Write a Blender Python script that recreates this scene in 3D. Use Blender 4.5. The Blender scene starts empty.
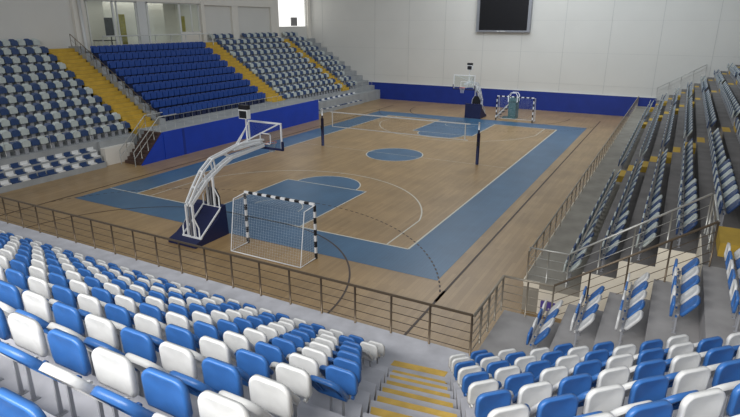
import bpy, bmesh, math, random
from mathutils import Vector, Matrix
random.seed(7)
S = bpy.context.scene
COL = S.collection
# ------------------------------------------------------------------ camera
CX, CY, CZ, YAW, PITCH, ROLL, FPX = 15.6117, -31.8652, 8.2076, -0.5004, 0.3243, 0.0009, 557.27
cam = bpy.data.cameras.new('camera'); camo = bpy.data.objects.new('camera', cam); COL.objects.link(camo)
fw = Vector((math.sin(YAW)*math.cos(PITCH), math.cos(YAW)*math.cos(PITCH), -math.sin(PITCH)))
rt = Vector((math.cos(YAW), -math.sin(YAW), 0)); up = rt.cross(fw)
r2 = math.cos(ROLL)*rt + math.sin(ROLL)*up; u2 = -math.sin(ROLL)*rt + math.cos(ROLL)*up
M = Matrix((r2, u2, -fw)).transposed().to_4x4(); M.translation = (CX, CY, CZ)
camo.matrix_world = M
cam.sensor_width = 36; cam.lens = 36*FPX/740; cam.clip_start = .05; cam.clip_end = 300
S.camera = camo
def proj(p):
    d = Vector(p) - Vector((CX, CY, CZ)); z = d.dot(fw)
    if z < .2: return None
    return 370 + FPX*d.dot(r2)/z, 208.5 - FPX*d.dot(u2)/z, z
# ------------------------------------------------------------------ light
S.view_settings.view_transform = 'Standard'; S.view_settings.look = 'None'
S.view_settings.gamma = 1; S.view_settings.exposure = 0.22; S.view_settings.use_curve_mapping = False
W = bpy.data.worlds.new('world'); S.world = W; W.use_nodes = True
W.node_tree.nodes['Background'].inputs[0].default_value = (.86, .93, 1, 1)
W.node_tree.nodes['Background'].inputs[1].default_value = .20
def area(name, loc, target, sx, sy, power, color):
    l = bpy.data.lights.new(name, 'AREA'); l.shape = 'RECTANGLE'; l.size = sx; l.size_y = sy
    l.energy = power; l.color = color
    o = bpy.data.objects.new(name, l); COL.objects.link(o); o.location = loc
    o.rotation_euler = (Vector(target)-Vector(loc)).to_track_quat('-Z', 'Y').to_euler()
    return o
area('daylight_windows_behind_camera', (9, -37.5, 13), (8, -27, 4), 18, 4, 3000, (1, .98, .95))
area('roof_skylight', (0, 6, 17), (0, 6, 0), 10, 34, 2100, (.95, .98, 1))
area('end_wall_fill_light', (9, 11, 16), (8, 24, 5), 16, 4, 1000, (.82, .92, 1))  # unseen overhead light added to brighten the end wall, not a window
area('suite_fill_light', (-24.9, 1.3, 9.9), (-24.9, 1.3, 6), 1.2, 9, 60, (1, .97, .9))  # unseen light added to lift the suite interior
# ------------------------------------------------------------------ materials
MATS = {}
def mat(name, col, rough=.6, metal=0, var=0, scale=8, spec=.5, bump=0, col2=None, alpha=1):
    m = bpy.data.materials.new(name); m.use_nodes = True; nt = m.node_tree; b = nt.nodes['Principled BSDF']
    b.inputs['Base Color'].default_value = (*col, 1); b.inputs['Roughness'].default_value = rough
    b.inputs['Metallic'].default_value = metal; b.inputs['Specular IOR Level'].default_value = spec
    if var or col2:
        tc = nt.nodes.new('ShaderNodeTexCoord'); n = nt.nodes.new('ShaderNodeTexNoise'); r = nt.nodes.new('ShaderNodeValToRGB')
        n.inputs['Scale'].default_value = scale; n.inputs['Detail'].default_value = 6
        nt.links.new(tc.outputs['Object'], n.inputs['Vector']); nt.links.new(n.outputs['Fac'], r.inputs['Fac'])
        r.color_ramp.elements[0].position = .32; r.color_ramp.elements[1].position = .68
        lo = tuple(c*(1-var) for c in col); hi = col2 or tuple(min(1, c*(1+var)) for c in col)
        r.color_ramp.elements[0].color = (*lo, 1); r.color_ramp.elements[1].color = (*hi, 1)
        nt.links.new(r.outputs['Color'], b.inputs['Base Color'])
        if bump:
            bp = nt.nodes.new('ShaderNodeBump'); bp.inputs['Strength'].default_value = bump
            nt.links.new(n.outputs['Fac'], bp.inputs['Height']); nt.links.new(bp.outputs['Normal'], b.inputs['Normal'])
    MATS[name] = m; return m
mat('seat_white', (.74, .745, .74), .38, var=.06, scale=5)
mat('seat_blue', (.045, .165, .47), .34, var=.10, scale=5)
mat('seat_white_shaded', (.50, .55, .53), .4, var=.06, scale=5)  # greenish copy of the white plastic, weaker light of distant stands in its colour
mat('seat_blue_shaded', (.028, .062, .165), .4, var=.1, scale=5)  # copy of the blue plastic, darkened to carry the dim light of distant rows
mat('vip_blue', (.012, .062, .30), .5, var=.15, scale=4)
mat('vip_dark', (.006, .014, .06), .6)
mat('bracket', (.36, .37, .40), .5, .2)
mat('concrete', (.50, .505, .55), .85, var=.12, scale=2.2, bump=.1)
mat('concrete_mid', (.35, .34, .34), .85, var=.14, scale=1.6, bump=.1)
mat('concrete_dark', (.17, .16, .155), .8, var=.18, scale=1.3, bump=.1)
mat('concrete_platform', (.30, .28, .24), .8, var=.15, scale=1.2)
mat('concrete_left', (.33, .345, .355), .85, var=.1, scale=1.5)
mat('cream_wall', (.84, .78, .66), .8, var=.05, scale=1)
mat('yellow_paint', (.66, .43, .09), .7, var=.18, scale=3)
mat('yellow_step', (.52, .34, .045), .7, var=.12, scale=2)
mat('rail_metal', (.17, .13, .09), .4, .5)
mat('rail_mid', (.34, .30, .24), .4, .4)
mat('rail_light', (.55, .55, .52), .4, .6)
mat('blue_wall', (.006, .045, .42), .55, var=.08, scale=1)
mat('navy_wall', (.005, .028, .25), .55, var=.08, scale=1)
mat('white_paint', (.86, .88, .90), .4)
mat('black_paint', (.012, .012, .016), .45)
mat('navy_pad', (.010, .016, .075), .5)
mat('net_cord', (.62, .66, .72), .8)
mat('line_white', (.62, .60, .52), .5)
mat('line_dark', (.045, .022, .012), .5)
mat('wall_paint', (.66, .65, .615), .8, var=.02, scale=.4)
mat('seam', (.52, .52, .50), .8)
mat('wall_warm', (.74, .71, .65), .8, var=.02, scale=.4)
mat('room_paint', (.75, .74, .68), .8)
mat('curtain', (.42, .36, .06), .8, var=.2, scale=6)
mat('frame_white', (.66, .67, .66), .5)
mat('screen', (.010, .010, .012), .25)
mat('screen_frame', (.30, .31, .34), .4, .4)
mat('teal', (.06, .17, .20), .5)
mat('orange', (.7, .12, .03), .5)
mat('purple', (.10, .07, .35), .6)
mat('wood_dark', (.085, .05, .04), .5, var=.2, scale=5)
def glass(name, tint, a):
    m = bpy.data.materials.new(name); m.use_nodes = True; nt = m.node_tree; nt.nodes.clear()
    o = nt.nodes.new('ShaderNodeOutputMaterial'); x = nt.nodes.new('ShaderNodeMixShader'); t = nt.nodes.new('ShaderNodeBsdfTransparent'); g = nt.nodes.new('ShaderNodeBsdfGlossy')
    t.inputs[0].default_value = (*tint, 1); g.inputs['Roughness'].default_value = .05; g.inputs[0].default_value = (.8, .85, .9, 1); x.inputs[0].default_value = a
    nt.links.new(t.outputs[0], x.inputs[1]); nt.links.new(g.outputs[0], x.inputs[2]); nt.links.new(x.outputs[0], o.inputs[0]); MATS[name] = m
glass('glass', (.94, .96, .95), .04)
def emit(name, col, s):
    m = bpy.data.materials.new(name); m.use_nodes = True; b = m.node_tree.nodes['Principled BSDF']
    b.inputs['Base Color'].default_value = (.8, .8, .8, 1); b.inputs['Emission Color'].default_value = (*col, 1); b.inputs['Emission Strength'].default_value = s; MATS[name] = m
emit('daylight_pane', (1, 1, .96), .9)
# court wood: strips running along the hall, lacquered
def wood(name, c1, c2, rough, planks=True):
    m = bpy.data.materials.new(name); m.use_nodes = True; nt = m.node_tree; b = nt.nodes['Principled BSDF']
    tc = nt.nodes.new('ShaderNodeTexCoord')
    mp = nt.nodes.new('ShaderNodeMapping'); mp.inputs['Rotation'].default_value[2] = math.pi/2
    nt.links.new(tc.outputs['Object'], mp.inputs['Vector'])
    br = nt.nodes.new('ShaderNodeTexBrick'); br.inputs['Scale'].default_value = 1
    br.inputs['Brick Width'].default_value = 1.9; br.inputs['Row Height'].default_value = .13; br.inputs['Mortar Size'].default_value = .004
    br.inputs['Color1'].default_value = (*c1, 1); br.inputs['Color2'].default_value = (*c2, 1); br.inputs['Mortar'].default_value = tuple(c*.72 for c in c1)+(1,)
    nt.links.new(mp.outputs[0], br.inputs['Vector'])
    n = nt.nodes.new('ShaderNodeTexNoise'); n.inputs['Scale'].default_value = .6; n.inputs['Detail'].default_value = 8
    nt.links.new(tc.outputs['Object'], n.inputs['Vector'])
    mx = nt.nodes.new('ShaderNodeMix'); mx.data_type = 'RGBA'; mx.blend_type = 'MULTIPLY'; mx.inputs[0].default_value = .85
    r = nt.nodes.new('ShaderNodeValToRGB'); r.color_ramp.elements[0].color = (.78, .78, .78, 1); r.color_ramp.elements[1].color = (1, 1, 1, 1)
    r.color_ramp.elements[0].position = .35; r.color_ramp.elements[1].position = .65
    nt.links.new(n.outputs['Fac'], r.inputs[0]); nt.links.new(br.outputs['Color'], mx.inputs[6]); nt.links.new(r.outputs[0], mx.inputs[7])
    nt.links.new(mx.outputs[2], b.inputs['Base Color']); b.inputs['Roughness'].default_value = rough
    b.inputs['Specular IOR Level'].default_value = .45
    MATS[name] = m
wood('court_wood', (.41, .272, .130), (.34, .220, .100), .33)
wood('court_blue', (.058, .150, .27), (.054, .140, .255), .33)
# ------------------------------------------------------------------ mesh builder
class MB:
    def __init__(s): s.v = []; s.f = []; s.m = []; s.mats = []; s.sm = []
    def mi(s, name):
        if name not in s.mats: s.mats.append(name)
        return s.mats.index(name)
    def add(s, vs, fs, m, smooth=False):
        o = len(s.v); k = s.mi(m); s.v += [tuple(v) for v in vs]
        for f in fs: s.f.append([i+o for i in f]); s.m.append(k); s.sm.append(smooth)
    def box(s, x0, x1, y0, y1, z0, z1, m):
        s.prism([(x0, y0), (x1, y0), (x1, y1), (x0, y1)], z0, z1, m)
    def prism(s, poly, z0, z1, m, top=None):
        n = len(poly)
        a = sum(poly[i][0]*poly[(i+1) % n][1]-poly[(i+1) % n][0]*poly[i][1] for i in range(n))
        if a < 0: poly = poly[::-1]
        vs = [(x, y, z0) for x, y in poly]+[(x, y, z1) for x, y in poly]
        s.add(vs, [list(range(n))[::-1]]+[[i, (i+1) % n, n+(i+1) % n, n+i] for i in range(n)], m)
        s.add([(x, y, z1) for x, y in poly], [list(range(n))], top or m)
    def obox(s, c, ax, ay, az, m, smooth=False):
        c = Vector(c); ax, ay, az = Vector(ax), Vector(ay), Vector(az)
        vs = [c+i*ax+j*ay+k*az for k in (-1, 1) for j in (-1, 1) for i in (-1, 1)]
        s.add(vs, [[0, 2, 3, 1], [4, 5, 7, 6], [0, 1, 5, 4], [2, 6, 7, 3], [0, 4, 6, 2], [1, 3, 7, 5]], m)
    def tube(s, pts, r, m, n=6, cap=True):
        pts = [Vector(p) for p in pts]; rings = []
        for i, p in enumerate(pts):
            d = (pts[min(i+1, len(pts)-1)]-pts[max(i-1, 0)]).normalized()
            a = Vector((0, 0, 1)) if abs(d.z) < .9 else Vector((1, 0, 0))
            u = d.cross(a).normalized(); w = d.cross(u)
            rings.append([p+r*(math.cos(2*math.pi*k/n)*u+math.sin(2*math.pi*k/n)*w) for k in range(n)])
        vs = [v for rg in rings for v in rg]; fs = []
        for i in range(len(pts)-1):
            for k in range(n): fs.append([i*n+k, i*n+(k+1) % n, (i+1)*n+(k+1) % n, (i+1)*n+k])
        if cap: fs += [list(range(n)), [len(vs)-n+k for k in range(n)][::-1]]
        s.add(vs, fs, m, n > 4)
    def bar(s, a, b, w, h, m):
        a, b = Vector(a), Vector(b); d = (b-a); L = d.length; d.normalize()
        q = Vector((0, 0, 1)) if abs(d.z) < .95 else Vector((0, 1, 0))
        u = d.cross(q).normalized(); v = u.cross(d)
        s.obox((a+b)/2, d*L/2, u*w/2, v*h/2, m)
    def mesh(s, name):
        me = bpy.data.meshes.new(name); me.from_pydata(s.v, [], s.f)
        for n in s.mats: me.materials.append(MATS[n])
        me.polygons.foreach_set('material_index', s.m); me.polygons.foreach_set('use_smooth', s.sm)
        me.update(); return me
    def build(s, name, parent=None, **k):
        o = bpy.data.objects.new(name, s.mesh(name)); COL.objects.link(o)
        if parent: o.parent = parent
        for a, b in k.items(): o[a] = b
        return o
def thing(name, label, cat, loc=(0, 0, 0), rz=0, group=None):
    o = bpy.data.objects.new(name, None); COL.objects.link(o); o.location = loc; o.rotation_euler = (0, 0, rz); o.empty_display_size = .1
    o['label'] = label; o['category'] = cat
    if group: o['group'] = group
    return o
# ------------------------------------------------------------------ court floor
T = math.tan(math.radians(22.5)); R2 = math.sqrt(2)
XW, YW = -22.9, 24.0           # left and far walls
b = MB()
b.add([(-30, -40, 0), (28, -40, 0), (28, YW, 0), (-30, YW, 0)], [[0, 1, 2, 3]], 'court_wood')
def quad(x0, x1, y0, y1, z, m): b.add([(x0, y0, z), (x1, y0, z), (x1, y1, z), (x0, y1, z)], [[0, 1, 2, 3]], m)
def fan(cx, cy, r, a0, a1, z, m, n=40):
    vs = [(cx, cy, z)]+[(cx+r*math.cos(a0+(a1-a0)*i/n), cy+r*math.sin(a0+(a1-a0)*i/n), z) for i in range(n+1)]
    b.add(vs, [[0, i, i+1] for i in range(1, n+1)], m)
def strip(pts, w, z, m):
    for p, q_ in zip(pts, pts[1:]):
        dx, dy = q_[0]-p[0], q_[1]-p[1]; L = math.hypot(dx, dy) or 1; nx, ny = -dy/L*w/2, dx/L*w/2
        b.add([(p[0]-nx, p[1]-ny, z), (q_[0]-nx, q_[1]-ny, z), (q_[0]+nx, q_[1]+ny, z), (p[0]+nx, p[1]+ny, z)], [[0, 1, 2, 3]], m)
def arc(cx, cy, r, a0, a1, n=36): return [(cx+r*math.cos(a0+(a1-a0)*i/n), cy+r*math.sin(a0+(a1-a0)*i/n)) for i in range(n+1)]
z1, z2 = .004, .008
quad(-9.5, 9.5, -16, -14, z1, 'court_blue'); quad(-9.5, 9.5, 14, 16, z1, 'court_blue')
quad(-9.5, -7.5, -14, 14, z1, 'court_blue'); quad(7.5, 9.5, -14, 14, z1, 'court_blue')
fan(0, 0, 1.8, 0, 2*math.pi, z1, 'court_blue')
for s in (-1, 1):
    quad(-2.45, 2.45, min(s*14, s*8.2), max(s*14, s*8.2), z1, 'court_blue')
    fan(0, s*8.2, 1.8, 0 if s < 0 else math.pi, math.pi if s < 0 else 2*math.pi, z1, 'court_blue')
lw = .06
strip([(-7.5, -14), (7.5, -14), (7.5, 14), (-7.5, 14), (-7.5, -14)], lw*1.3, z2, 'line_white'); strip([(-9.5, -14), (-7.5, -14)], lw, z2, 'line_white')
strip(arc(0, 0, 1.83, 0, 2*math.pi, 60), lw, z2, 'line_white'); strip([(-7.5, 0), (7.5, 0)], lw*.6, z2, 'line_white')
for s in (-1, 1):
    strip([(-2.45, s*14), (-2.45, s*8.2), (2.45, s*8.2), (2.45, s*14)], lw, z2, 'line_white')
    strip(arc(0, s*8.2, 1.83, 0 if s < 0 else math.pi, math.pi if s < 0 else 2*math.pi), lw, z2, 'line_white')
    R = 6.75; yb = s*12.43; a = math.acos(6.57/R)
    pts = [(6.57, s*14)]+(arc(0, yb, R, a, math.pi-a, 60) if s < 0 else arc(0, yb, R, -a, -math.pi+a, 60))+[(-6.57, s*14)]
    strip(pts, lw, z2, 'line_white')
    strip(arc(0, yb, 1.25, 0 if s < 0 else math.pi, math.pi if s < 0 else 2*math.pi, 20), lw*.7, z2, 'line_white')
    # handball goal areas
    o = s*20; g = (lambda a: -a) if s > 0 else (lambda a: a)
    strip([(7.5, o)]+arc(1.5, o, 6, 0, g(math.pi/2))+arc(-1.5, o, 6, g(math.pi/2), g(math.pi)), .065, z2, 'line_dark')
    a9 = math.acos(8.5/9)
    for c, p0, p1 in ((1.5, a9, math.pi/2), (-1.5, math.pi/2, math.pi-a9)):
        n = 34
        for i in range(n):
            strip(arc(c, o, 9, g(p0+(p1-p0)*i/n), g(p0+(p1-p0)*(i+.55)/n), 1), .06, z2, 'line_dark')
    strip([(-1.5, o-s*9), (1.5, o-s*9)], .05, z2, 'line_dark')
for x in (-10, 10): strip([(x, -20), (x, 20)], .08, z2, 'line_dark')
strip([(9.99, -17.4), (9.99, -16.6)], .1, z2, 'line_dark')
b.build('floor', kind='structure')
# ------------------------------------------------------------------ walls
b = MB()
b.box(XW-3, 30, YW, YW+.3, 0, 14, 'wall_paint')
for x in (-21.1, -14.35, -10.3, -6.25, -2.2, 1.6, 5.5, 9.45, 13.5, 17.6, 21.6):
    b.box(x-.02, x+.02, YW-.012, YW, 1.9, 14, 'seam')
for z in (2.6, 5.45, 8.3, 11): b.box(XW, 30, YW-.008, YW, z-.008, z+.008, 'seam')
b.build('wall_far', kind='structure')
b = MB(); b.box(-15.05, 13.95, YW-.12, YW-.01, 0, 1.78, 'navy_wall'); b.box(-15.2, -15.05, YW-.14, YW-.01, 0, 1.85, 'frame_white'); b.box(-15.05, 13.95, YW-.13, YW-.01, 1.78, 1.83, 'frame_white')
b.build('wall_padding', label='long dark blue padded band along the foot of the white end wall', category='wall padding')
# left wall with suite opening and a high window
b = MB()
O0, O1, ZS, ZT = -4.3, 6.9, 6.15, 9.65
b.box(XW-.3, XW, -40, O0, 0, 14, 'wall_paint'); b.box(XW-.3, XW, O0, O1, 0, ZS, 'wall_paint'); b.box(XW-.3, XW, O0, O1, ZT, 14, 'wall_paint')
W0, W1, WZ0, WZ1 = 18.25, 23.35, 7.65, 11.8
b.box(XW-.3, XW, O1, W0, 0, 14, 'wall_paint'); b.box(XW-.3, XW, W0, W1, 0, WZ0, 'wall_paint'); b.box(XW-.3, XW, W0, W1, WZ1, 14, 'wall_paint'); b.box(XW-.3, XW, W1, YW+.3, 0, 14, 'wall_paint')
for y0, y1 in ((-5.4, -4.5), (6.95, 7.35), (10.9, 11.75), (16.75, 18.05), (23.45, 24)):
    b.box(XW, XW+.22, y0, y1, 0, 14, 'wall_warm')
b.box(XW, XW+.25, 7.35, 16.75, 9.55, 14, 'wall_warm'); b.box(XW, XW+.18, -5.0, 7, 9.65, 14, 'wall_warm')
b.build('wall_left', kind='structure')
b = MB(); b.add([(XW-.2, W0, WZ0), (XW-.2, W1, WZ0), (XW-.2, W1, WZ1), (XW-.2, W0, WZ1)], [[0, 1, 2, 3]], 'daylight_pane')
b.build('window_1', kind='structure')
b = MB(); b.box(27, 27.3, -40, YW+.3, 0, 14, 'wall_paint'); b.build('wall_right', kind='structure')
# suite interior
b = MB(); b.box(XW-4.3, XW-4, O0-1, O1+1, ZS, ZT+1, 'room_paint'); b.box(XW-4.3, XW-.3, O0-1.3, O0-1, ZS, ZT+1, 'room_paint'); b.box(XW-4.3, XW-.3, O1+1, O1+1.3, ZS, ZT+1, 'room_paint')
b.box(XW-4.3, XW, O0-1, O1+1, ZS-.15, ZS, 'room_paint'); b.box(XW-2.4, XW-2.25, -1.0, 4.9, ZS, ZT, 'room_paint')
b.build('wall_suite_interior', kind='structure')
# suite glazing
def window(n, y0, y1, z0, z1, muls):
    f = MB(); x0, x1 = XW-.08, XW+.04; w = .07
    f.box(x0, x1, y0, y0+w, z0, z1, 'frame_white'); f.box(x0, x1, y1-w, y1, z0, z1, 'frame_white')
    f.box(x0, x1, y0, y1, z0, z0+w, 'frame_white'); f.box(x0, x1, y0, y1, z1-w, z1, 'frame_white')
    for y in muls: f.box(x0, x1, y-.045, y+.045, z0, z1, 'frame_white')
    o = f.build('window_%d' % n, kind='structure')
    g = MB(); g.box(XW-.03, XW-.015, y0+w, y1-w, z0+w, z1-w, 'glass'); g.build('window_pane', parent=o)
window(2, -4.2, -2.0, ZS, ZT, ())
window(3, -2.0, 1.2, ZS, ZT, (-1.65, .1))
window(4, 1.2, 4.6, ZS, ZT, ())
window(5, 4.6, 6.85, ZS+1.1, ZT, (5.9,))
b = MB(); b.box(XW-.1, XW+.05, 4.6, 6.85, ZS, ZS+1.1, 'wall_warm'); b.build('wall_suite_sill', kind='structure')
b = MB(); b.box(XW-.12, XW+.16, .15, .95, ZS, ZT+.05, 'frame_white'); b.build('pillar_suite', kind='structure')
b = MB(); b.tube([(XW+.35, -4.9, ZS-.2), (XW+.35, -5.0, 10.4)], .11, 'frame_white', 10); b.build('structural_column', label='slim white round column at the end of the glazed suites', category='column')
for i, (y0, y1, z1_, lb) in enumerate(((-1.25, -.65, 8.7, 'olive yellow curtain beside the black panel in the suite'), (5.0, 5.55, 8.6, 'short olive yellow curtain in the small end window of the suite'))):
    c = MB(); n = 12
    vs = []; 
    for k in range(n+1):
        y = y0+(y1-y0)*k/n; x = XW-.45+.05*math.sin(k*2.1)
        vs += [(x, y, ZS+.12), (x, y, z1_), (x-.02, y, z1_), (x-.02, y, ZS+.12)]
    fs = []
    for k in range(n):
        a = 4*k
        for p in range(4): fs.append([a+p, a+(p+1) % 4, a+4+(p+1) % 4, a+4+p])
    fs += [[0, 1, 2, 3], [4*n+3, 4*n+2, 4*n+1, 4*n]]
    c.add(vs, fs, 'curtain', True); c.build('curtain', label=lb, category='curtain')
t = thing('display_screen', 'tall black display panel standing in the glazed suite', 'screen', (XW-.9, -1.75, ZS+.1))
c = MB(); c.box(-.03, .03, -.42, .42, .85, 2.2, 'black_paint'); c.build('screen_panel', t); c = MB(); c.box(-.02, .02, -.04, .04, .05, .85, 'black_paint'); c.box(-.2, .2, -.25, .25, -.1, .05, 'black_paint'); c.build('stand', t)
t = thing('side_table', 'low dark table with metal legs at the end of the suite terrace', 'table', (XW+.75, -3.6, ZS))
c = MB(); c.box(-.3, .3, -.75, .75, .66, .72, 'black_paint'); c.build('tabletop', t)
for y in (-.7, .7):
    for x in (-.26, .26):
        c = MB(); c.box(x-.02, x+.02, y-.02, y+.02, 0, .66, 'rail_light'); c.build('leg', t)
b = MB(); b.box(XW, XW+.1, 20.4, 21.5, 7.7, 8.6, 'concrete_mid')
for k in range(7): b.box(XW+.1, XW+.115, 20.46, 21.44, 7.78+.12*k, 7.81+.12*k, 'concrete_dark')
b.build('air_vent', label='small square grey vent box below the bright high window', category='vent')
# scoreboard
t = thing('scoreboard_screen', 'large dark video screen in a grey frame high on the end wall', 'screen', (-.25, YW-.3, 7.22))
c = MB(); c.box(-2.35, 2.35, -.03, 0, .16, 3.3, 'screen'); c.build('screen_panel', t)
c = MB(); c.box(-2.62, -2.35, -.12, .28, 0, 3.5, 'screen_frame'); c.box(2.35, 2.62, -.12, .28, 0, 3.5, 'screen_frame'); c.box(-2.35, 2.35, -.12, .28, 0, .16, 'screen_frame'); c.box(-2.35, 2.35, -.12, .28, 3.3, 3.5, 'screen_frame'); c.box(-2.35, 2.35, 0, .28, .16, 3.3, 'screen_frame')
c.box(-.5, -.3, -.125, -.115, .04, .11, 'frame_white'); c.box(-.2, .3, -.125, -.115, .05, .10, 'frame_white'); c.build('screen_frame', t)
# ------------------------------------------------------------------ bowl: near stand, corner, right stand
PF = -21.1; XR = 12.45; ZP = 1.0
def near_f(j): return -23.1-.8*(j-1)          # front line (y) of near tread j
def corn_f(j): return 24.95+.8*(j-1)          # front line (n) of corner tread j
def cz(j): return 1.0+.49*j
def right_f(j): return 14.02+.87*(j-1)
def rz_(j): return 1.0 if j == 0 else 1.05+.54*j
def nt(n, t): return ((n+t)/R2, (t-n)/R2)       # corner coordinates to x, y
AL, AR = .86, .40
def jn(y, off): return 12.18+(-23.1-y)*T-off/math.cos(math.radians(22.5))     # x of the aisle joint line at y
def tj(n, off): return -7.72-(n-24.95)*T+off/math.cos(math.radians(22.5))      # t of it at n
NJ = 12
b = MB()
pl = [(XW, PF), (XR, PF), (XR, PF-.15), (XR, -23.1), (jn(-23.1, AL), -23.1), (XW, -23.1)]
b.prism([(XW, PF), (XR, PF), (XR, -23.1), (XW, -23.1)], 0, ZP, 'concrete')
for j in range(1, NJ+1):
    y0 = near_f(j); y1 = near_f(j+1) if j < NJ else -36
    b.prism([(XW, y0), (jn(y0, AL), y0), (jn(y1, AL), y1), (XW, y1)], 0, cz(j), 'concrete')
b.build('stand_terrace_end', kind='structure')
b = MB()
# joint with side stand: y = x - R2*n ; riser lines meet at x = right_f
def rj(n):                                     # t of the side-stand joint at corner line n
    k = (n-24.95)/.8; x = 14.02+.87*k; return x*R2-n
for j in range(1, NJ+1):
    n0 = corn_f(j); n1 = corn_f(j+1) if j < NJ else 38
    b.prism([nt(n0, tj(n0, AR)), nt(n0, rj(n0)), nt(n1, rj(n1)), nt(n1, tj(n1, AR))], 0, cz(j), 'concrete')
# platform wedge
b.prism([(XR, PF), (14.02, PF-.12), nt(24.95, rj(24.95)), nt(24.95, tj(24.95, 0)), (12.2, -23.1), (XR, -23.1)], 0, ZP-.001, 'concrete')
b.build('stand_terrace_corner', kind='structure')
b = MB()
YN, YF = -18.7, -16.6                           # the gangway through the side stand
XG = 16.63
def right_tread(j, y0s, y1, m):                 # one tread from joint (or y0) to y1
    x0, x1 = right_f(j), (right_f(j+1) if j < 13 else 27)
    if y0s is None:
        n0 = 24.95+.8*(j-1); n1 = 24.95+.8*j
        ya, yb = x0-R2*n0, right_f(j+1)-R2*n1
    else: ya = yb = y0s
    b.prism([(x0, ya), (x1, yb), (x1, y1), (x0, y1)], 0, rz_(j), m)
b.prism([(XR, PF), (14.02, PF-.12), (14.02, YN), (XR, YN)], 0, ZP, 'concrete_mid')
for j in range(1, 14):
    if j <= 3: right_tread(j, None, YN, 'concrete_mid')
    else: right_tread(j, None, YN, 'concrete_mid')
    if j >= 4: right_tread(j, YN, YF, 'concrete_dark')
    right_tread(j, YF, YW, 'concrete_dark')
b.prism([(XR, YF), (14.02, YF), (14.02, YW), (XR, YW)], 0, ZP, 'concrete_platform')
# light inner faces of the gangway
for j in range(0, 4):
    x0, x1 = (12.9 if j == 0 else right_f(j)), (14.02 if j == 0 else right_f(j+1))
    b.box(x0, min(x1, XG), YF-.02, YF, 0, (rz_(j) if j else .8), 'cream_wall')
b.box(XG-.02, XG, YN, YF, 0, 3.2, 'cream_wall')
b.box(XR-.02, XR+.02, YF, YW, .86, ZP+.01, 'cream_wall'); b.box(XR, 12.9, YF-.025, YF, .8, ZP+.01, 'cream_wall')
b.build('stand_terrace_side', kind='structure')
# steps in the aisle between end stand and corner
d = Vector((math.sin(math.radians(22.5)), -math.cos(math.radians(22.5)), 0)); e = Vector((math.cos(math.radians(8)), math.sin(math.radians(8)), 0))   # e points to the corner side
t = thing('aisle_steps', 'grey concrete aisle steps with yellow painted edges leading down to the railing', 'steps')
c = MB(); p0 = Vector((12.18, -23.1, 0)); STEP = .8/math.cos(math.radians(22.5))/2
for i in range(0, 24):
    s0 = -STEP+STEP*i; z = 1.245+.245*i
    a0 = p0+d*s0; a1 = p0+d*(s0+STEP) if i < 23 else p0+d*(s0+3)
    q = [a0-e*AL, a0+e*AR, a1+e*AR, a1-e*AL]
    if i % 2:
        c.prism([(v.x, v.y) for v in q], .3, z, 'concrete')
    else:
        c.prism([(v.x, v.y) for v in q], .3, z-.245, 'concrete')
        q = [a0-e*(AL-.05), a0+e*(AR-.08), a1+e*(AR-.08), a1-e*(AL-.05)]; k_ = MB(); k_.prism([(v.x, v.y) for v in q], z-.245, z, 'yellow_paint')
        k_.build('half_step', t)
c.build('concrete_flight', t)
for yy, xx in ((-22.08, 11.55), (-22.46, 11.68)):
    q = [Vector((xx, yy, 0))+e*u+Vector((0, v, 0)) for u, v in ((-.62, 0), (.6, 0), (.6, -.2), (-.62, -.2))]; k_ = MB(); k_.prism([(v.x, v.y) for v in q], ZP-.01, ZP+.006, 'yellow_paint'); k_.build('painted_stripe', t)
# yellow aisle steps in the side stand
def yaisle(y0, y1, j0, j1, lb):
    t = thing('aisle_steps', lb, 'steps')
    for j in range(j0, j1):
        x = right_f(j+1); z = rz_(j)
        c = MB(); c.box(x-.42, x, y0, y1, z, z+(rz_(j+1)-z)/2, 'yellow_step'); c.build('step', t)
        c = MB(); c.box(x+.002, x+.3, y0, y1, rz_(j+1)-.01, rz_(j+1)+.006, 'yellow_step'); c.build('painted_edge', t)
yaisle(-3.9, -2.7, 0, 12, 'yellow block steps climbing the side stand, the flight beyond the gangway')
yaisle(12.0, 13.1, 0, 12, 'yellow block steps climbing the side stand, second flight beyond the gangway')
yaisle(20.6, 21.6, 0, 10, 'yellow block steps climbing the side stand beside the end wall')
t = thing('gangway_steps', 'yellow painted steps rising above the closed end of the gangway', 'steps')
for j in range(4, 12):
    x = right_f(j) if j > 4 else XG; z = rz_(j)
    c = MB(); c.box(x+(.3 if j == 4 else .3), x+(.86 if j == 4 else .8), YN+.7, YF-.15, z, z+.32, 'yellow_step'); c.build('step', t)
# ------------------------------------------------------------------ left stand
LP, LR, LX, LZ = .785, .488, -14.65, 1.45
def lx(j): return LX-LP*j                      # seat line
def lz(j): return LZ+LR*j
VX, VP, VZ = -14.5, .77, 1.80
b = MB()
A0, A1, G1 = -8.3, -6.4, -5.9
V1 = 5.2; B0, B1 = 5.45, 7.5; C0, C1 = 17.3, 18.5
b.box(-14.45, -13.72, -30, -11.0, 0, .05, 'concrete_left')
b.box(-14.62, -14.6, -30, A0, 0, 1.45, 'concrete_left')
def lstep(y0, y1, j0=0, m='concrete_left', n=11):
    for j in range(j0, n):
        x0 = lx(j)+.34; x1 = lx(j+1)+.34 if j < n-1 else XW
        b.box(x1, x0, y0, y1, 0, lz(j), m)
lstep(-30, A0); lstep(B1, YW); 
for j in range(9):
    x0 = VX-VP*j+.4; x1 = VX-VP*(j+1)+.4 if j < 8 else XW
    b.box(x1, x0, G1, B0, 0, 1.8+LR*j, 'concrete_left')
b.box(-21.4, XW, G1, B0, 0, 6.15, 'concrete_left')
b.box(-14.1, -13.7, -11.0, A0-.6, 0, 1.02, 'wall_warm'); b.box(-14.6, -14.1, -11.0, A0, 0, 1.4, 'concrete_left')
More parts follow.
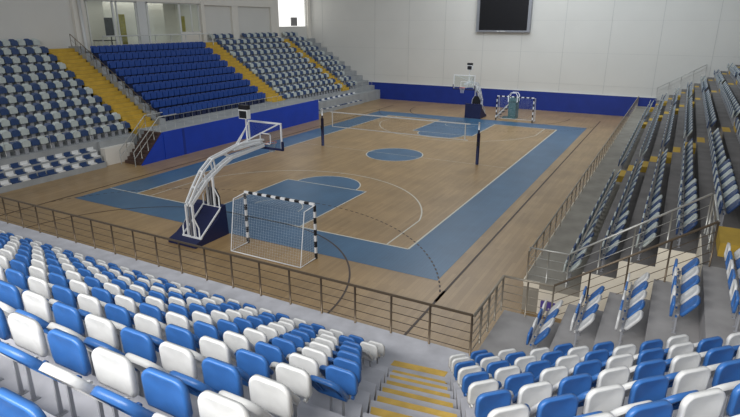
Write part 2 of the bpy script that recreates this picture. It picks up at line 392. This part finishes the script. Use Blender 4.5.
b.box(-14.56, -11.95, -8.15, 9.0, 0, 1.70, 'concrete_left')
b.box(-14.6, -13.6, 9.0, YW, 0, 1.0, 'concrete_left')
b.build('stand_terrace_left', kind='structure')
b = MB(); b.box(-11.95, -11.87, -8.15, 9.0, 0, 1.72, 'blue_wall'); b.box(-11.87, -11.862, -6.65, -6.45, 0, 1.70, 'navy_wall')
b.add([(-11.9, -9.95, 0), (-11.9, -8.15, 0), (-11.9, -8.15, 1.7), (-12.0, -9.95, 0), (-12.0, -8.15, 0), (-12.0, -8.15, 1.7)], [[0, 1, 2], [5, 4, 3], [0, 2, 5, 3], [0, 3, 4, 1]], 'blue_wall')
b.build('court_side_wall', kind='structure')
def flight(name, lb, y0, y1, xa, za, xb, zb, n, m='yellow_step', side=None):
    t = thing(name, lb, 'steps')
    c = MB()
    for i in range(n):
        x0 = xa+(xb-xa)*i/n; c.box(xb-.3, x0, y0, y1, za-.2 if i == 0 else za+(zb-za)*(i-1)/n, za+(zb-za)*(i+1)/n, m)
    c.build('steps', t)
    if side:
        c = MB()
        for i in range(n//2):
            x0 = xa+(xb-xa)*2*i/n; c.box(xb-.3, x0+.1, side[0], side[1], za-.1, za+(zb-za)*(2*i+2)/n+.12, 'concrete_left')
        c.build('side_blocks', t, label='grey stepped concrete edge')
    return t
flight('stair_flight', 'broad yellow stairway with a handrail beside the royal blue seats', A0, A1, -14.2, 1.5, -22.1, 6.4, 22, side=(A1, G1))
flight('stair_flight', 'yellow stairway between the royal blue seats and the chequered block', B0, B1, -14.3, 1.6, -22.0, 6.4, 22)
flight('stair_flight', 'narrow olive yellow stairway close to the end wall', C0, C1, -14.4, 1.5, -22.1, 6.4, 22)
# entrance stair to the VIP platform
t = thing('access_stair', 'short dark stair rising beside the blue courtside wall', 'steps')
c = MB()
for i in range(9): c.box(-13.35, -12.03, -10.0+.205*i, -8.16, .19*i, .19*(i+1), 'wood_dark')
c.build('steps', t)
for x in (-13.3, -12.06):
    c = MB(); c.tube([(x, -10.3, 0), (x, -10.3, .85), (x, -8.2, 2.65), (x, -6.8, 2.65)], .028, 'rail_light')
    c.tube([(x, -10.3, .45), (x, -8.2, 2.25)], .018, 'rail_light')
    for k in range(1, 5): yy = -10.3+2.1*k/4; c.tube([(x, yy, max(0, 1.8*(k-.6)/4)), (x, yy, .85+1.8*k/4)], .02, 'rail_light')
    c.build('handrail', t)
# ------------------------------------------------------------------ railings
def railing(name, lb, a, b_, H, nbars, spacing, m='rail_metal', r=.026, zoff=None, cat='railing', ends=True):
    """a, b_: base points; posts vertical, bars parallel to the line a-b"""
    a, b_ = Vector(a), Vector(b_); L = (b_-a).length; n = max(1, round(L/spacing)); t = thing(name, lb, cat)
    c = MB(); c.tube([a+Vector((0, 0, H)), b_+Vector((0, 0, H))], r, m, 8); c.build('handrail', t)
    c = MB()
    for k in range(nbars):
        h = H*(k+.6)/(nbars+.6); c.tube([a+Vector((0, 0, h)), b_+Vector((0, 0, h))], r*.3, m, 5)
    if nbars: c.build('rail_bars', t)
    for k in range(n+1):
        if k == 0 and not ends: continue
        p = a+(b_-a)*k/n; c = MB(); c.tube([p, p+Vector((0, 0, H))], r*.8, m, 6); c.build('post', t)
    return t
railing('railing', 'long bronze railing along the edge of the end stand above the court', (-22.8, PF-.06, ZP), (12.35, PF-.06, ZP), 1.03, 4, 1.0, r=.034)
railing('railing', 'short railing returning from the end stand corner towards the gangway', (12.38, PF-.06, ZP), (12.38, YN-.08, ZP), 1.0, 4, .6, m='rail_mid', r=.034, ends=False)
railing('railing', 'short railing at the near side of the gangway mouth', (12.38, YN-.08, ZP), (13.64, YN-.08, ZP), 1.0, 4, .63, m='rail_mid', r=.03, ends=False)
railing('railing', 'sloping railing climbing the near edge of the gangway', (13.64, YN-.06, ZP), (16.75, YN-.06, 3.22), 1.02, 4, 1.05, r=.028, ends=False)
railing('railing', 'long railing along the foot of the side stand beyond the gangway', (12.5, YF+.06, ZP), (12.5, YW-.2, ZP), .86, 4, 1.0, m='rail_mid', r=.03)
railing('railing', 'short railing across the platform at the far side of the gangway', (12.5, YF+.06, ZP), (13.62, YF+.06, ZP), 1.0, 3, .56, m='rail_light', r=.024, ends=False)
railing('railing', 'sloping railing climbing the far edge of the gangway', (13.62, YF+.06, ZP), (16.7, YF+.06, 3.22), 1.03, 3, 1.0, m='rail_light', r=.028, ends=False)
railing('railing', 'short cross railing closing the top of the gangway', (16.75, YN+.0, 3.21), (16.75, YF, 3.21), 1.03, 3, .9, m='rail_light', r=.028)
railing('railing', 'grey handrail along the yellow stairway beside the royal blue seats', (-14.4, A1+.05, 1.6), (-22.1, A1+.05, 6.4), .95, 2, .55, m='rail_metal', r=.026)
railing('railing', 'low white railing in front of the glazed suites', (-21.55, -4.2, 6.15), (-21.55, 6.9, 6.15), 1.0, 1, 1.7, m='frame_white', r=.045)
railing('railing', 'thin railing in front of the chequered seats behind the low benches', (-14.5, -21, 1.45), (-14.5, -8.8, 1.45), .8, 1, 2.3, m='rail_light', r=.016)
railing('railing', 'thin railing along the courtside edge of the blue platform', (-12.6, -8.0, 1.7), (-12.6, 5, 1.7), .8, 1, .75, m='rail_light', r=.014)
railing('railing', 'small railing at the end wall beside the far chequered block', (-14.5, 19.3, 1.0), (-14.5, 23.6, 1.0), 1.0, 3, 1.0, m='rail_light', r=.02)
railing('railing', 'sloping railing at the side stand beside the end wall', (13.9, YW-.3, 1.6), (17.3, YW-.3, 3.7), 1.1, 3, 1.1, m='rail_light', r=.022)
b = MB(); b.box(13.0, 13.5, -16.70, -16.63, .2, .46, 'purple'); b.build('wall_sign', label='small purple panel low on the gangway wall', category='sign')
# ------------------------------------------------------------------ volleyball net and posts
def vpost(x, lb):
    t = thing('volleyball_post', lb, 'post', (x, 0, 0), group='volleyball posts')
    c = MB(); c.tube([(0, 0, 0), (0, 0, 2.5)], .05, 'navy_pad', 10); c.build('pole', t)
    c = MB(); c.tube([(0, 0, .02), (0, 0, 1.9)], .10, 'navy_pad', 12); c.build('padding', t)
    c = MB(); c.box(-.06, .06, -.13, -.05, 1.15, 1.4, 'black_paint'); c.build('winch', t)
    c = MB(); c.tube([(0, 0, 2.1), (0, 0, 2.56)], .052, 'white_paint', 10); c.build('top_sleeve', t)
vpost(-5.55, 'dark padded volleyball post by the blue courtside wall'); vpost(5.55, 'dark padded volleyball post on the side of the sloping side stand')
t = thing('volleyball_net', 'white taped volleyball net stretched across mid court', 'net')
c = MB(); c.box(-4.85, 5.0, -.01, .01, 2.36, 2.43, 'frame_white'); c.build('top_tape', t)
c = MB(); c.box(-4.75, 4.9, -.008, .008, 1.40, 1.445, 'frame_white'); c.build('bottom_tape', t)
for x in (-4.72, 4.7): c = MB(); c.box(x-.03, x+.03, -.011, .011, 1.42, 2.4, 'frame_white'); c.build('side_band', t)
c = MB()
for k in range(96): x = -4.75+.1*k; c.obox((x, 0, 1.9), (.0015, 0, 0), (0, .0015, 0), (0, 0, .48), 'line_dark')
for k in range(10): c.obox((0, 0, 1.45+.1*k), (4.75, 0, 0), (0, .0015, 0), (0, 0, .0015), 'line_dark')
c.build('mesh', t)
c = MB(); c.tube([(-5.5, 0, 2.41), (-4.8, 0, 2.4)], .006, 'frame_white', 4); c.tube([(5.5, 0, 2.41), (4.95, 0, 2.4)], .006, 'frame_white', 4); c.build('rope', t)
# ------------------------------------------------------------------ handball goals
def goal(x0, x1, y, s, lb):
    t = thing('handball_goal', lb, 'goal', ((x0+x1)/2, y, 0), group='handball goals')
    hw = (x1-x0)/2; H = 2.04
    def striped(a, b_, n, name, first):
        a, b_ = Vector(a), Vector(b_); c = MB()
        for i in range(n): c.bar(a+(b_-a)*i/n, a+(b_-a)*(i+1)/n, .08, .08, 'white_paint' if (i+first) % 2 else 'black_paint')
        c.build(name, t)
    striped((-hw, 0, 0), (-hw, 0, H), 9, 'post', 0); striped((hw, 0, 0), (hw, 0, H), 9, 'post', 0)
    striped((-hw, 0, H+.04), (hw, 0, H+.04), 15, 'crossbar', 1)
    c = MB(); D = s*.98; d2 = s*.62
    for x in (-hw, hw):
        c.tube([(x, 0, H), (x, d2, H-.06), (x, D, .03), (x, 0, .03)], .022, 'white_paint', 6)
    c.tube([(-hw, D, .03), (hw, D, .03)], .022, 'white_paint', 6); c.build('rear_frame', t)
    c = MB(); w = .0026
    def quadnet(p00, p10, p01, p11, nu, nv):
        p00, p10, p01, p11 = map(Vector, (p00, p10, p01, p11))
        for i in range(nu+1): c.tube([p00.lerp(p10, i/nu), p01.lerp(p11, i/nu)], w, 'net_cord', 3, False)
        for i in range(nv+1): c.tube([p00.lerp(p01, i/nv), p10.lerp(p11, i/nv)], w, 'net_cord', 3, False)
    quadnet((-hw, d2, H-.06), (hw, d2, H-.06), (-hw, D, .03), (hw, D, .03), 28, 20)
    quadnet((-hw, 0, H), (hw, 0, H), (-hw, d2, H-.06), (hw, d2, H-.06), 28, 5)
    for x in (-hw, hw): quadnet((x, 0, H), (x, d2, H-.06), (x, 0, .03), (x, D, .03), 8, 20)
    c.build('net', t)
goal(1.75, 4.93, -16.42, -1, 'striped handball goal with white net near the basketball stand at the end stand')
goal(1.85, 5.0, 16.3, 1, 'small striped handball goal in front of the dark blue end wall')
# ------------------------------------------------------------------ basketball stands
def hoop(y, s, xo, lb):
    """built facing +y (towards centre) then turned when s is -1"""
    t = thing('basketball_stand', lb, 'basketball hoop', (xo, y, 0), 0 if s > 0 else math.pi, 'basketball stands')
    # base: padded front, sloping towards the rear; local y: board at +3.3, rear at -1.9
    c = MB(); hw = .5
    prof = [(-1.75, .0), (-1.75, .15), (-1.3, .30), (-.42, .85), (-.25, 1.22), (-.1, 1.27), (.02, 1.27), (.08, 0)]
    vs = [(s*-.95, a, z) for a, z in prof]+[(s*.50, a, z) for a, z in prof]; n = len(prof)
    fs = [[i, i+n, (i+1) % n+n, (i+1) % n] for i in range(n)]+[list(range(n)), list(range(2*n-1, n-1, -1))]
    c.add(vs, fs, 'navy_pad'); c.build('base', t)
    for x in (-.42, .42):
        for yy in (-1.6, 0): 
            c = MB(); c.tube([(x-.03, yy, .05), (x+.03, yy, .05)], .05, 'white_paint', 10); c.build('wheel', t)
    def frame(yc, z0, z1, name):
        c = MB()
        for x in (-.17, .17): c.bar((x, yc, z0), (x, yc, z1), .06, .08, 'white_paint')
        c.bar((0, yc, z0), (0, yc, z1), .05, .06, 'screen_frame')
        for sx in (-1, 1):
            c.tube([(sx*.42, yc-.02, z0), (sx*.42, yc-.02, z0+.42), (sx*.17, yc, z0+.82)], .028, 'white_paint', 6)
        c.bar((-.5, yc, z0), (.5, yc, z0), .07, .06, 'white_paint'); c.build(name, t)
    frame(-1.4, .28, 1.58, 'rear_upright'); frame(-.22, 1.2, 2.4, 'main_upright')
    c = MB(); hexa = [(-.36, 1.28), (-.36, 1.62), (-.16, 1.95), (.16, 1.95), (.36, 1.62), (.36, 1.28)]
    c.add([(x, yy, z) for yy in (-.17, -.09) for x, z in hexa], [[5, 4, 3, 2, 1, 0], [6, 7, 8, 9, 10, 11]]+[[i, (i+1) % 6, 6+(i+1) % 6, 6+i] for i in range(6)], 'black_paint'); c.build('counterweight', t)
    for sx in (-1, 1): c = MB(); c.bar((sx*.47, -1.4, .32), (sx*.47, -.22, 1.2), .05, .05, 'white_paint'); c.build('side_rail', t)
    # lattice arm
    c = MB()
    lo = [Vector((0, y_, z_)) for y_, z_ in ((-1.4, 1.55), (-.45, 2.3), (.45, 2.72), (1.05, 2.92), (3.1, 3.05))]
    hi = [Vector((0, y_, z_)) for y_, z_ in ((-1.45, 1.65), (-1.05, 2.2), (-.6, 2.72), (-.02, 3.1), (1.6, 3.36), (3.1, 3.3))]
    for sx in (-.09, .09):
        o = Vector((sx, 0, 0))
        for a_, b_ in zip(lo, lo[1:]): c.bar(a_+o, b_+o, .07, .12, 'white_paint')
        for a_, b_ in zip(hi, hi[1:]): c.bar(a_+o, b_+o, .06, .07, 'white_paint')
        for a_, b_ in ((hi[1], lo[0].lerp(lo[1], .55)), (hi[2], lo[1]), (hi[3], lo[1].lerp(lo[2], .6)), (hi[3].lerp(hi[4], .4), lo[3])): c.bar(a_+o, b_+o, .05, .05, 'white_paint')
    for p in lo+hi[1:]: c.bar(p-Vector((.11, 0, 0)), p+Vector((.11, 0, 0)), .05, .05, 'white_paint')
    c.box(-.12, .12, 1.2, 3.0, 3.18, 3.24, 'white_paint'); c.build('arm', t)
    # support struts of the board
    c = MB()
    for sx in (-.8, .8): c.bar((0, 1.55, 3.35), (sx, 3.22, 4.0), .045, .045, 'white_paint')
    c.bar((-.12, 1.55, 3.35), (0, 2.15, 4.0), .04, .04, 'white_paint')
    c.build('brace', t)
    yb = 3.33
    c = MB(); c.box(-.88, .88, yb-.012, yb+.012, 2.95, 4.0, 'glass'); c.build('backboard', t, label='clear glass backboard')
    c = MB(); w = .045
    c.box(-.92, .92, yb-.03, yb+.03, 3.98, 4.05, 'white_paint')
    for sx in (-1, 1): c.box(min(sx*.92, sx*.86), max(sx*.92, sx*.86), yb-.03, yb+.03, 2.92, 4.0, 'white_paint')
    for x0, x1, za, zb in ((-.3, .3, 3.5, 3.54), (-.3, .3, 3.05, 3.09), (-.3, -.26, 3.05, 3.54), (.26, .3, 3.05, 3.54)): c.box(x0, x1, yb-.016, yb+.016, za, zb, 'white_paint')
    c.build('board_frame', t)
    c = MB(); c.box(-.93, .93, yb-.05, yb+.05, 2.84, 2.93, 'navy_pad')
    for sx in (-1, 1): c.box(sx*.93-.04, sx*.93+.04, yb-.05, yb+.05, 2.84, 3.25, 'navy_pad')
    c.build('board_padding', t)
    c = MB(); ry = yb+.40; rz = 3.05
    c.tube([(.23*math.cos(k*math.pi/10), ry+.23*math.sin(k*math.pi/10), rz) for k in range(21)], .011, 'orange', 6, False); c.box(-.05, .05, yb, ry-.22, rz-.03, rz, 'orange'); ring = c.build('ring', t)
    c = MB()
    for k in range(12):
        a0 = k*math.pi/6; a1 = a0+math.pi/6; 
        for aa in (a0, a0): 
            c.tube([(.225*math.cos(a0), ry+.225*math.sin(a0), rz), (.15*math.cos(a1), ry+.15*math.sin(a1), rz-.22), (.12*math.cos(a0), ry+.12*math.sin(a0), rz-.42)], .007, 'net_cord', 3, False)
        c.tube([(.225*math.cos(a1), ry+.225*math.sin(a1), rz), (.15*math.cos(a0), ry+.15*math.sin(a0), rz-.22), (.12*math.cos(a1), ry+.12*math.sin(a1), rz-.42)], .007, 'net_cord', 3, False)
    c.build('net', ring)
    c = MB(); c.tube([(0, 2.15, 3.3), (0, 2.15, 4.5)], .035, 'white_paint', 8); c.build('clock_pole', t)
    c = MB()
    c.box(-.22, .22, 1.98, 2.2, 4.36, 4.74, 'white_paint'); c.box(-.19, .19, 1.965, 1.98, 4.39, 4.69, 'black_paint'); c.box(-.19, .19, 2.2, 2.21, 4.39, 4.69, 'black_paint'); c.box(-.22, .22, 1.98, 2.2, 4.74, 4.92, 'black_paint')
    c.build('shot_clock', t, label='black shot clock box on a white pole')
    return t
hoop(-16.12, 1, -.08, 'white arm basketball stand on a dark blue base beside the near handball goal')
hoop(16.12, -1, .0, 'white arm basketball stand in front of the dark blue end wall')
# referee stand
t = thing('referee_stand', 'teal umpire stand with black steps and white hoop rail beside the far goal', 'referee stand', (2.0, 18.0, 0)); t.scale = (1.35, 1.2, 1.02)
c = MB(); c.prism([(.0, -.35), (.9, -.35), (.9, .35), (.0, .35)], 0, .08, 'teal')
c.box(.38, .92, -.3, -.25, 0, 1.75, 'teal'); c.box(.38, .92, .25, .3, 0, 1.75, 'teal'); c.box(.88, .93, -.3, .3, 0, 1.75, 'teal'); c.build('side_panel', t)
for k in range(5): c = MB(); c.box(-.45+.2*k, -.12+.2*k, -.26, .26, .2+.27*k, .25+.27*k, 'black_paint'); c.build('step', t)
for yy in (-.27, .27): c = MB(); c.bar((-.45, yy, 0), (.5, yy, 1.4), .04, .06, 'white_paint'); c.build('side_rail', t)
c = MB(); c.box(.35, .95, -.3, .3, 1.4, 1.46, 'black_paint'); c.build('platform', t)
for yy in (-.28, .28): c = MB(); c.tube([(.35, yy, 1.4), (.33, yy, 1.95), (.5, yy, 2.2), (.8, yy, 2.2), (.92, yy, 2.0), (.92, yy, 1.4)], .03, 'white_paint', 6); c.build('hoop_rail', t)
# ------------------------------------------------------------------ seats
# local frame: spectator looks along +y, origin on the tread under the hinge
def shell(w, h, rad, th, dish, segs=5):
    """outline of a rounded-top panel with its rim folded back; returns outline rings in (x, up, depth)"""
    pts = [(-w/2+.035, 0), (-w/2, .03), ]
    pts = [(-w/2+.02, 0), (-w/2, .05)]
    for k in range(segs+1):
        a = math.pi-(math.pi/2)*k/segs; pts.append((-w/2+rad+rad*math.cos(a), h-rad+rad*math.sin(a)))
    for k in range(segs+1):
        a = math.pi/2-(math.pi/2)*k/segs; pts.append((w/2-rad+rad*math.cos(a), h-rad+rad*math.sin(a)))
    pts += [(w/2, .05), (w/2-.02, 0)]
    return pts
def panel(mb, w, h, rad, hinge, tilt, face, m, segs=6, depth=.045, inner=True):
    """panel rising from hinge, leaning by tilt (towards -y when positive); face=-1: smooth side looks to -y, rim folds towards +y"""
    pts = shell(w, h, rad, .01, 0, segs); n = len(pts); ct, st = math.cos(tilt), math.sin(tilt)
    hx, hy, hz = hinge
    def P(x, u, d):                            # d: distance along the panel normal (+y when untilted)
        return (hx+x, hy-u*st+d*ct, hz+u*ct+d*st)
    cx, cu = 0, h*.5
    vs = []; s = -face
    # rings: centre dish, crease ring, outer edge, folded rim, inside
    def ring(k, d): return [P(cx+(x-cx)*k, cu+(u-cu)*k, d) for x, u in pts]
    vs += [P(cx, cu, s*.022)]+ring(.5, s*.018)+ring(.86, s*.002)+ring(.96, s*.0)+ring(1, s*.014)+ring(1.0, s*depth)
    fs = []
    q = lambda a, b_: fs.append(a if face < 0 else a[::-1])
    for i in range(n):
        j = (i+1) % n; q([0, 1+i, 1+j], 0)
        for r in range(4): a = 1+r*n; q([a+i, a+n+i, a+n+j, a+j], 0)
    if inner:                                   # inside of the rim and hollow underside
        o = len(vs); vs += ring(.95, s*depth)+ring(.93, s*.022)+[P(cx, cu, s*.032)]
        for i in range(n):
            j = (i+1) % n; q([1+4*n+i, o+i, o+j, 1+4*n+j], 0); q([o+i, o+n+i, o+n+j, o+j], 0); q([o+n+i, o+2*n, o+n+j], 0)
    mb.add(vs, fs, m, True)
SW = .395
def seat_meshes(m):
    a = MB(); panel(a, SW, .30, .09, (0, .08, .365), math.radians(3), -1, m)
    bk = MB(); panel(bk, SW, .42, .125, (0, -.03, .44), math.radians(36), 1, m, depth=.06)
    for x in (-.11, .11): bk.obox((x, -.155, .565), (.008, 0, 0), (0, .012, .009), (0, -.07, .096), m)
    r = MB()
    r.box(-.10, .10, -.03, .02, .36, .41, 'bracket')
    for x in (-.08, .08):
        r.obox((x, 0, .19), (.010, 0, 0), (0, .014, 0), (0, 0, .19), 'bracket'); r.box(x-.02, x+.02, -.04, .04, 0, .012, 'bracket')
    for x in (-.19, .19): r.tube([(x-.015, .02, .40), (x+.015, .02, .40)], .02, m, 8)
    return [('seat_pan', a.mesh('seat_pan')), ('backrest', bk.mesh('backrest')), ('bracket', r.mesh('bracket'))]
SM = {'w': seat_meshes('seat_white'), 'b': seat_meshes('seat_blue'), 's': seat_meshes('seat_blue_shaded'), 'p': seat_meshes('seat_white_shaded')}
ONES = ['', 'first', 'second', 'third', 'fourth', 'fifth', 'sixth', 'seventh', 'eighth', 'ninth', 'tenth', 'eleventh', 'twelfth', 'thirteenth', 'fourteenth', 'fifteenth', 'sixteenth', 'seventeenth', 'eighteenth', 'nineteenth']
TENS = {20: ('twenty', 'twentieth'), 30: ('thirty', 'thirtieth'), 40: ('forty', 'fortieth'), 50: ('fifty', 'fiftieth'), 60: ('sixty', 'sixtieth'), 70: ('seventy', 'seventieth'), 80: ('eighty', 'eightieth')}
def ordn(n):
    if n < 20: return ONES[n]
    k = n//10*10
    return TENS[k][1] if n == k else TENS[k][0]+'-'+ONES[n-k]
CN = {'w': 'white', 'b': 'blue'}
seats = []        # (x, y, z, heading, colour, label, group)
def add_seat(x, y, z, rz, c, lb, g): seats.append((x, y, z, rz, c, lb, g))
xe = [10.72, 10.98, 11.07, 11.51, 11.97, 12.42, 12.83, 12.79, 13.18, 13.5, 13.65]
first = 'wwbbbbbwwww'
for j in range(11):
    y = -22.75-.8*j+(.02 if j < 10 else -.10); i = 0
    while True:
        x = xe[j]-.50*i if j else xe[j]-.50*i
        if x < XW+.4: break
        c = first[j] if i % 2 == 0 else ('b' if first[j] == 'w' else 'w')
        add_seat(x, y, cz(j), 0, c, '%s plastic seat, %s from the yellow aisle steps, %s row behind the long railing' % (CN[c], ordn(i+1), ordn(j+1)), 'seats of the end stand')
        i += 1
cf = 'wwbwbwbwb'
for j in range(9):
    n = 24.6+.8*j; t0 = -6.93-.33*j; tend = rj(n+.2)-1.1; i = 0
    while t0+.49*i < tend:
        c = cf[j] if i % 2 == 0 else ('b' if cf[j] == 'w' else 'w'); x, y = nt(n, t0+.49*i)
        add_seat(x, y, cz(j), math.radians(45), c, '%s plastic seat in the angled corner block, %s from the steps, %s row up' % (CN[c], ordn(i+1), ordn(j+1)), 'seats of the angled corner block')
        i += 1
for j in range(12):
    x = 13.60+.87*j; z = rz_(j)
    y = YN-.35; i = 0; yend = x-R2*(24.95+.8*(j-.5))+.55
    while y > yend:
        c = 'wb'[(i+j) % 2]; add_seat(x, y, z, math.radians(90), c, '%s seat between gangway and corner block, %s from the gangway, %s row up' % (CN[c], ordn(i+1), ordn(j+1)), 'side stand seats before the gangway')
        i += 1; y -= .49
    i = 0; y = YF+.35
    while y < YW-.6:
        if not any(a-.25 < y < b_+.25 for a, b_ in ((-3.9, -2.7), (12.0, 13.1), (20.6, 21.6))) and not (j >= 4 and y < YF+.6):
            c = 'wb'[(i+j) % 2]; add_seat(x, y, z, math.radians(90), c, '%s seat of the side stand beyond the gangway, %s from it, %s row up' % (CN[c], ordn(i+1), ordn(j+1)), 'side stand seats beyond the gangway')
        i += 1; y += .49
for blk, ya, yb, dr in (('before the broad yellow stairway', -8.58, -24.0, -1), ('between the two yellow stairways', B1+.35, C0-.1, 1), ('next to the end wall', C1+.3, 22.3, 1)):
    for j in range(11):
        i = 0; y = ya
        lim = yb if blk[0] != 'n' else (21.2+.12*(10-j) if j > 2 else 20.6)
        while (y > lim if dr < 0 else y < lim):
            c = 'bw'[(i+(j % 3 == 1)) % 2]
            if not (blk[0] == 'b' and dr > 0 and j == 10 and 10.7 < y < 12.0):
                add_seat(lx(j), y, lz(j), -math.pi/2, c, '%s folding seat %s, %s from the stairs, %s row up' % (CN[c], blk, ordn(i+1), ordn(j+1)), 'chequered seats of the far long stand')
            i += 1; y += dr*.49
vis = []
for k, s in enumerate(seats):
    p = proj((s[0], s[1], s[2]+.6))
    mg = 190/p[2] if p else 0
    if p and -mg < p[0] < 740+mg and -14 < p[1] < 417+mg and p[2] > 1.2: vis.append((p[2], k))
vis.sort(); NIND = 300
ind = set(k for _, k in vis[:NIND])
for k in sorted(ind):
    x, y, z, rz, c, lb, g = seats[k]
    t = thing('stadium_seat', lb, 'seat', (x, y, z), rz, g)
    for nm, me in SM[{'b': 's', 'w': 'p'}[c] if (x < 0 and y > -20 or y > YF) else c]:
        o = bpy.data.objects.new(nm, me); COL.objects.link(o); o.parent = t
mass = MB()
def lowseat(x, y, z, rz, m):
    c, s = math.cos(rz), math.sin(rz)
    def tr(v): return (x+v[0]*c-v[1]*s, y+v[0]*s+v[1]*c, z+v[2])
    mb = MB()
    for (hy, hz, h, tilt, th) in ((.07, .36, .34, .05, .035), (-.02, .44, .37, .50, -.03)):
        st, ct = math.sin(tilt), math.cos(tilt)
        out = [(-.2, 0), (-.22, .06), (-.22, h-.1), (-.17, h-.02), (-.1, h), (.1, h), (.17, h-.02), (.22, h-.1), (.22, .06), (.2, 0)]; n = len(out)
        f = [(a, hy-u*st, hz+u*ct) for a, u in out]; bk = [(a, hy-u*st+th*ct, hz+u*ct+th*st) for a, u in out]
        fs = [list(range(n)), list(range(2*n-1, n-1, -1))]+[[i, n+i, n+(i+1) % n, (i+1) % n] for i in range(n)]
        if th < 0: fs = [q[::-1] for q in fs]
        mass.add([tr(v) for v in f+bk], fs, m)
    v = [tr(p) for p in ((-.1, -.06, 0), (.1, -.06, 0), (.1, 0, 0), (-.1, 0, 0), (-.1, -.06, .42), (.1, -.06, .42), (.1, 0, .42), (-.1, 0, .42))]
    mass.add(v, [[0, 1, 5, 4], [1, 2, 6, 5], [2, 3, 7, 6], [3, 0, 4, 7], [4, 5, 6, 7]], 'bracket')
for k, s in enumerate(seats):
    if k in ind: continue
    p = proj((s[0], s[1], s[2]+.6))
    if not p or not (-60 < p[0] < 800 and -60 < p[1] < 440) or p[2] < 5: continue
    lowseat(s[0], s[1], s[2], s[3], ('seat_white_shaded' if s[0] < 0 and s[1] > -20 or s[1] > YF else 'seat_white') if s[4] == 'w' else 'seat_blue_shaded' if s[0] < 0 or s[1] > YF else 'seat_blue')
mass.build('stadium_seats', kind='stuff', label='remaining rows of small blue and white folding seats in the far stands', category='seats')
# VIP seats
a = MB(); panel(a, .47, .40, .06, (0, .08, .38), math.radians(6), -1, 'vip_blue', 3, inner=False)
panel(a, .47, .46, .06, (0, -.04, .40), math.radians(12), 1, 'vip_blue', 3, .05, inner=False)
a.box(-.2, .2, -.1, .04, .0, .40, 'vip_dark'); a.add([(-.22, .04, .38), (.22, .04, .38), (.22, .125, .77), (-.22, .125, .77)], [[0, 1, 2, 3]], 'vip_dark')
# the folded pan shows its underside to the court
a.obox((0, .12, .58), (.225, 0, 0), (0, .02, 0), (0, 0, .19), 'vip_blue')
vme = a.mesh('vip_seat')
for j in range(9):
    x = VX-VP*j; y = G1+.3; i = 0
    while y < B0-.35:
        o = bpy.data.objects.new('vip_seat', vme); COL.objects.link(o); o.location = (x, y, 1.8+LR*j); o.rotation_euler = (0, 0, -math.pi/2)
        o['label'] = 'royal blue seat, %s from the broad yellow stairway, %s row above the blue wall' % (ordn(i+1), ordn(j+1)); o['category'] = 'seat'; o['group'] = 'royal blue seats'
        i += 1; y += .515
# low retractable benches of bucket seats
def bucket(m):
    c = MB(); c.obox((0, .005, .03), (.2, 0, 0), (0, .125, 0), (0, 0, .03), m)
    c.add([(-.2, -.12, .06), (.2, -.12, .06), (.2, -.13, .22), (-.2, -.13, .22), (-.2, -.145, .05), (.2, -.145, .05), (.2, -.155, .21), (-.2, -.155, .21)], [[0, 1, 2, 3], [7, 6, 5, 4], [3, 2, 6, 7], [1, 5, 6, 2], [0, 3, 7, 4]], m)
    return c.mesh('bucket_seat')
BM_ = {'w': bucket('seat_white'), 'b': bucket('seat_blue_shaded')}
for nm, ya, yb, lbx in (('near', -18.5, -11.2, 'by the low cream wall'), ('far', 10.2, 19.6, 'past the blue courtside wall')):
    t = thing('tiered_bench', 'low three-tier bench base %s' % lbx, 'bench', (-13.45, 0, 0))
    for r in range(3):
        c = MB(); c.box(-.30*r-.30, -.30*r, ya-(2.4 if nm == 'near' else 0), yb, 0, .32+.31*r, 'concrete_left'); c.build('tier', t)
    for r in range(3):
        y = yb-.3; i = 0
        while y > ya-(2 if nm == 'near' else 0):
            c = 'wb'[(i+(r == 0)) % 2] if i not in (7,) else 'b'
            o = bpy.data.objects.new('bucket_seat', BM_[c]); COL.objects.link(o); o.location = (-13.58-.30*r, y, .325+.31*r); o.rotation_euler = (0, 0, -math.pi/2)
            o['label'] = '%s low shell seat, %s on tier %s of the bench %s' % (CN[c], ordn(i+1), ['one', 'two', 'three'][r], lbx); o['category'] = 'seat'; o['group'] = 'low bench seats'
            i += 1; y -= .49
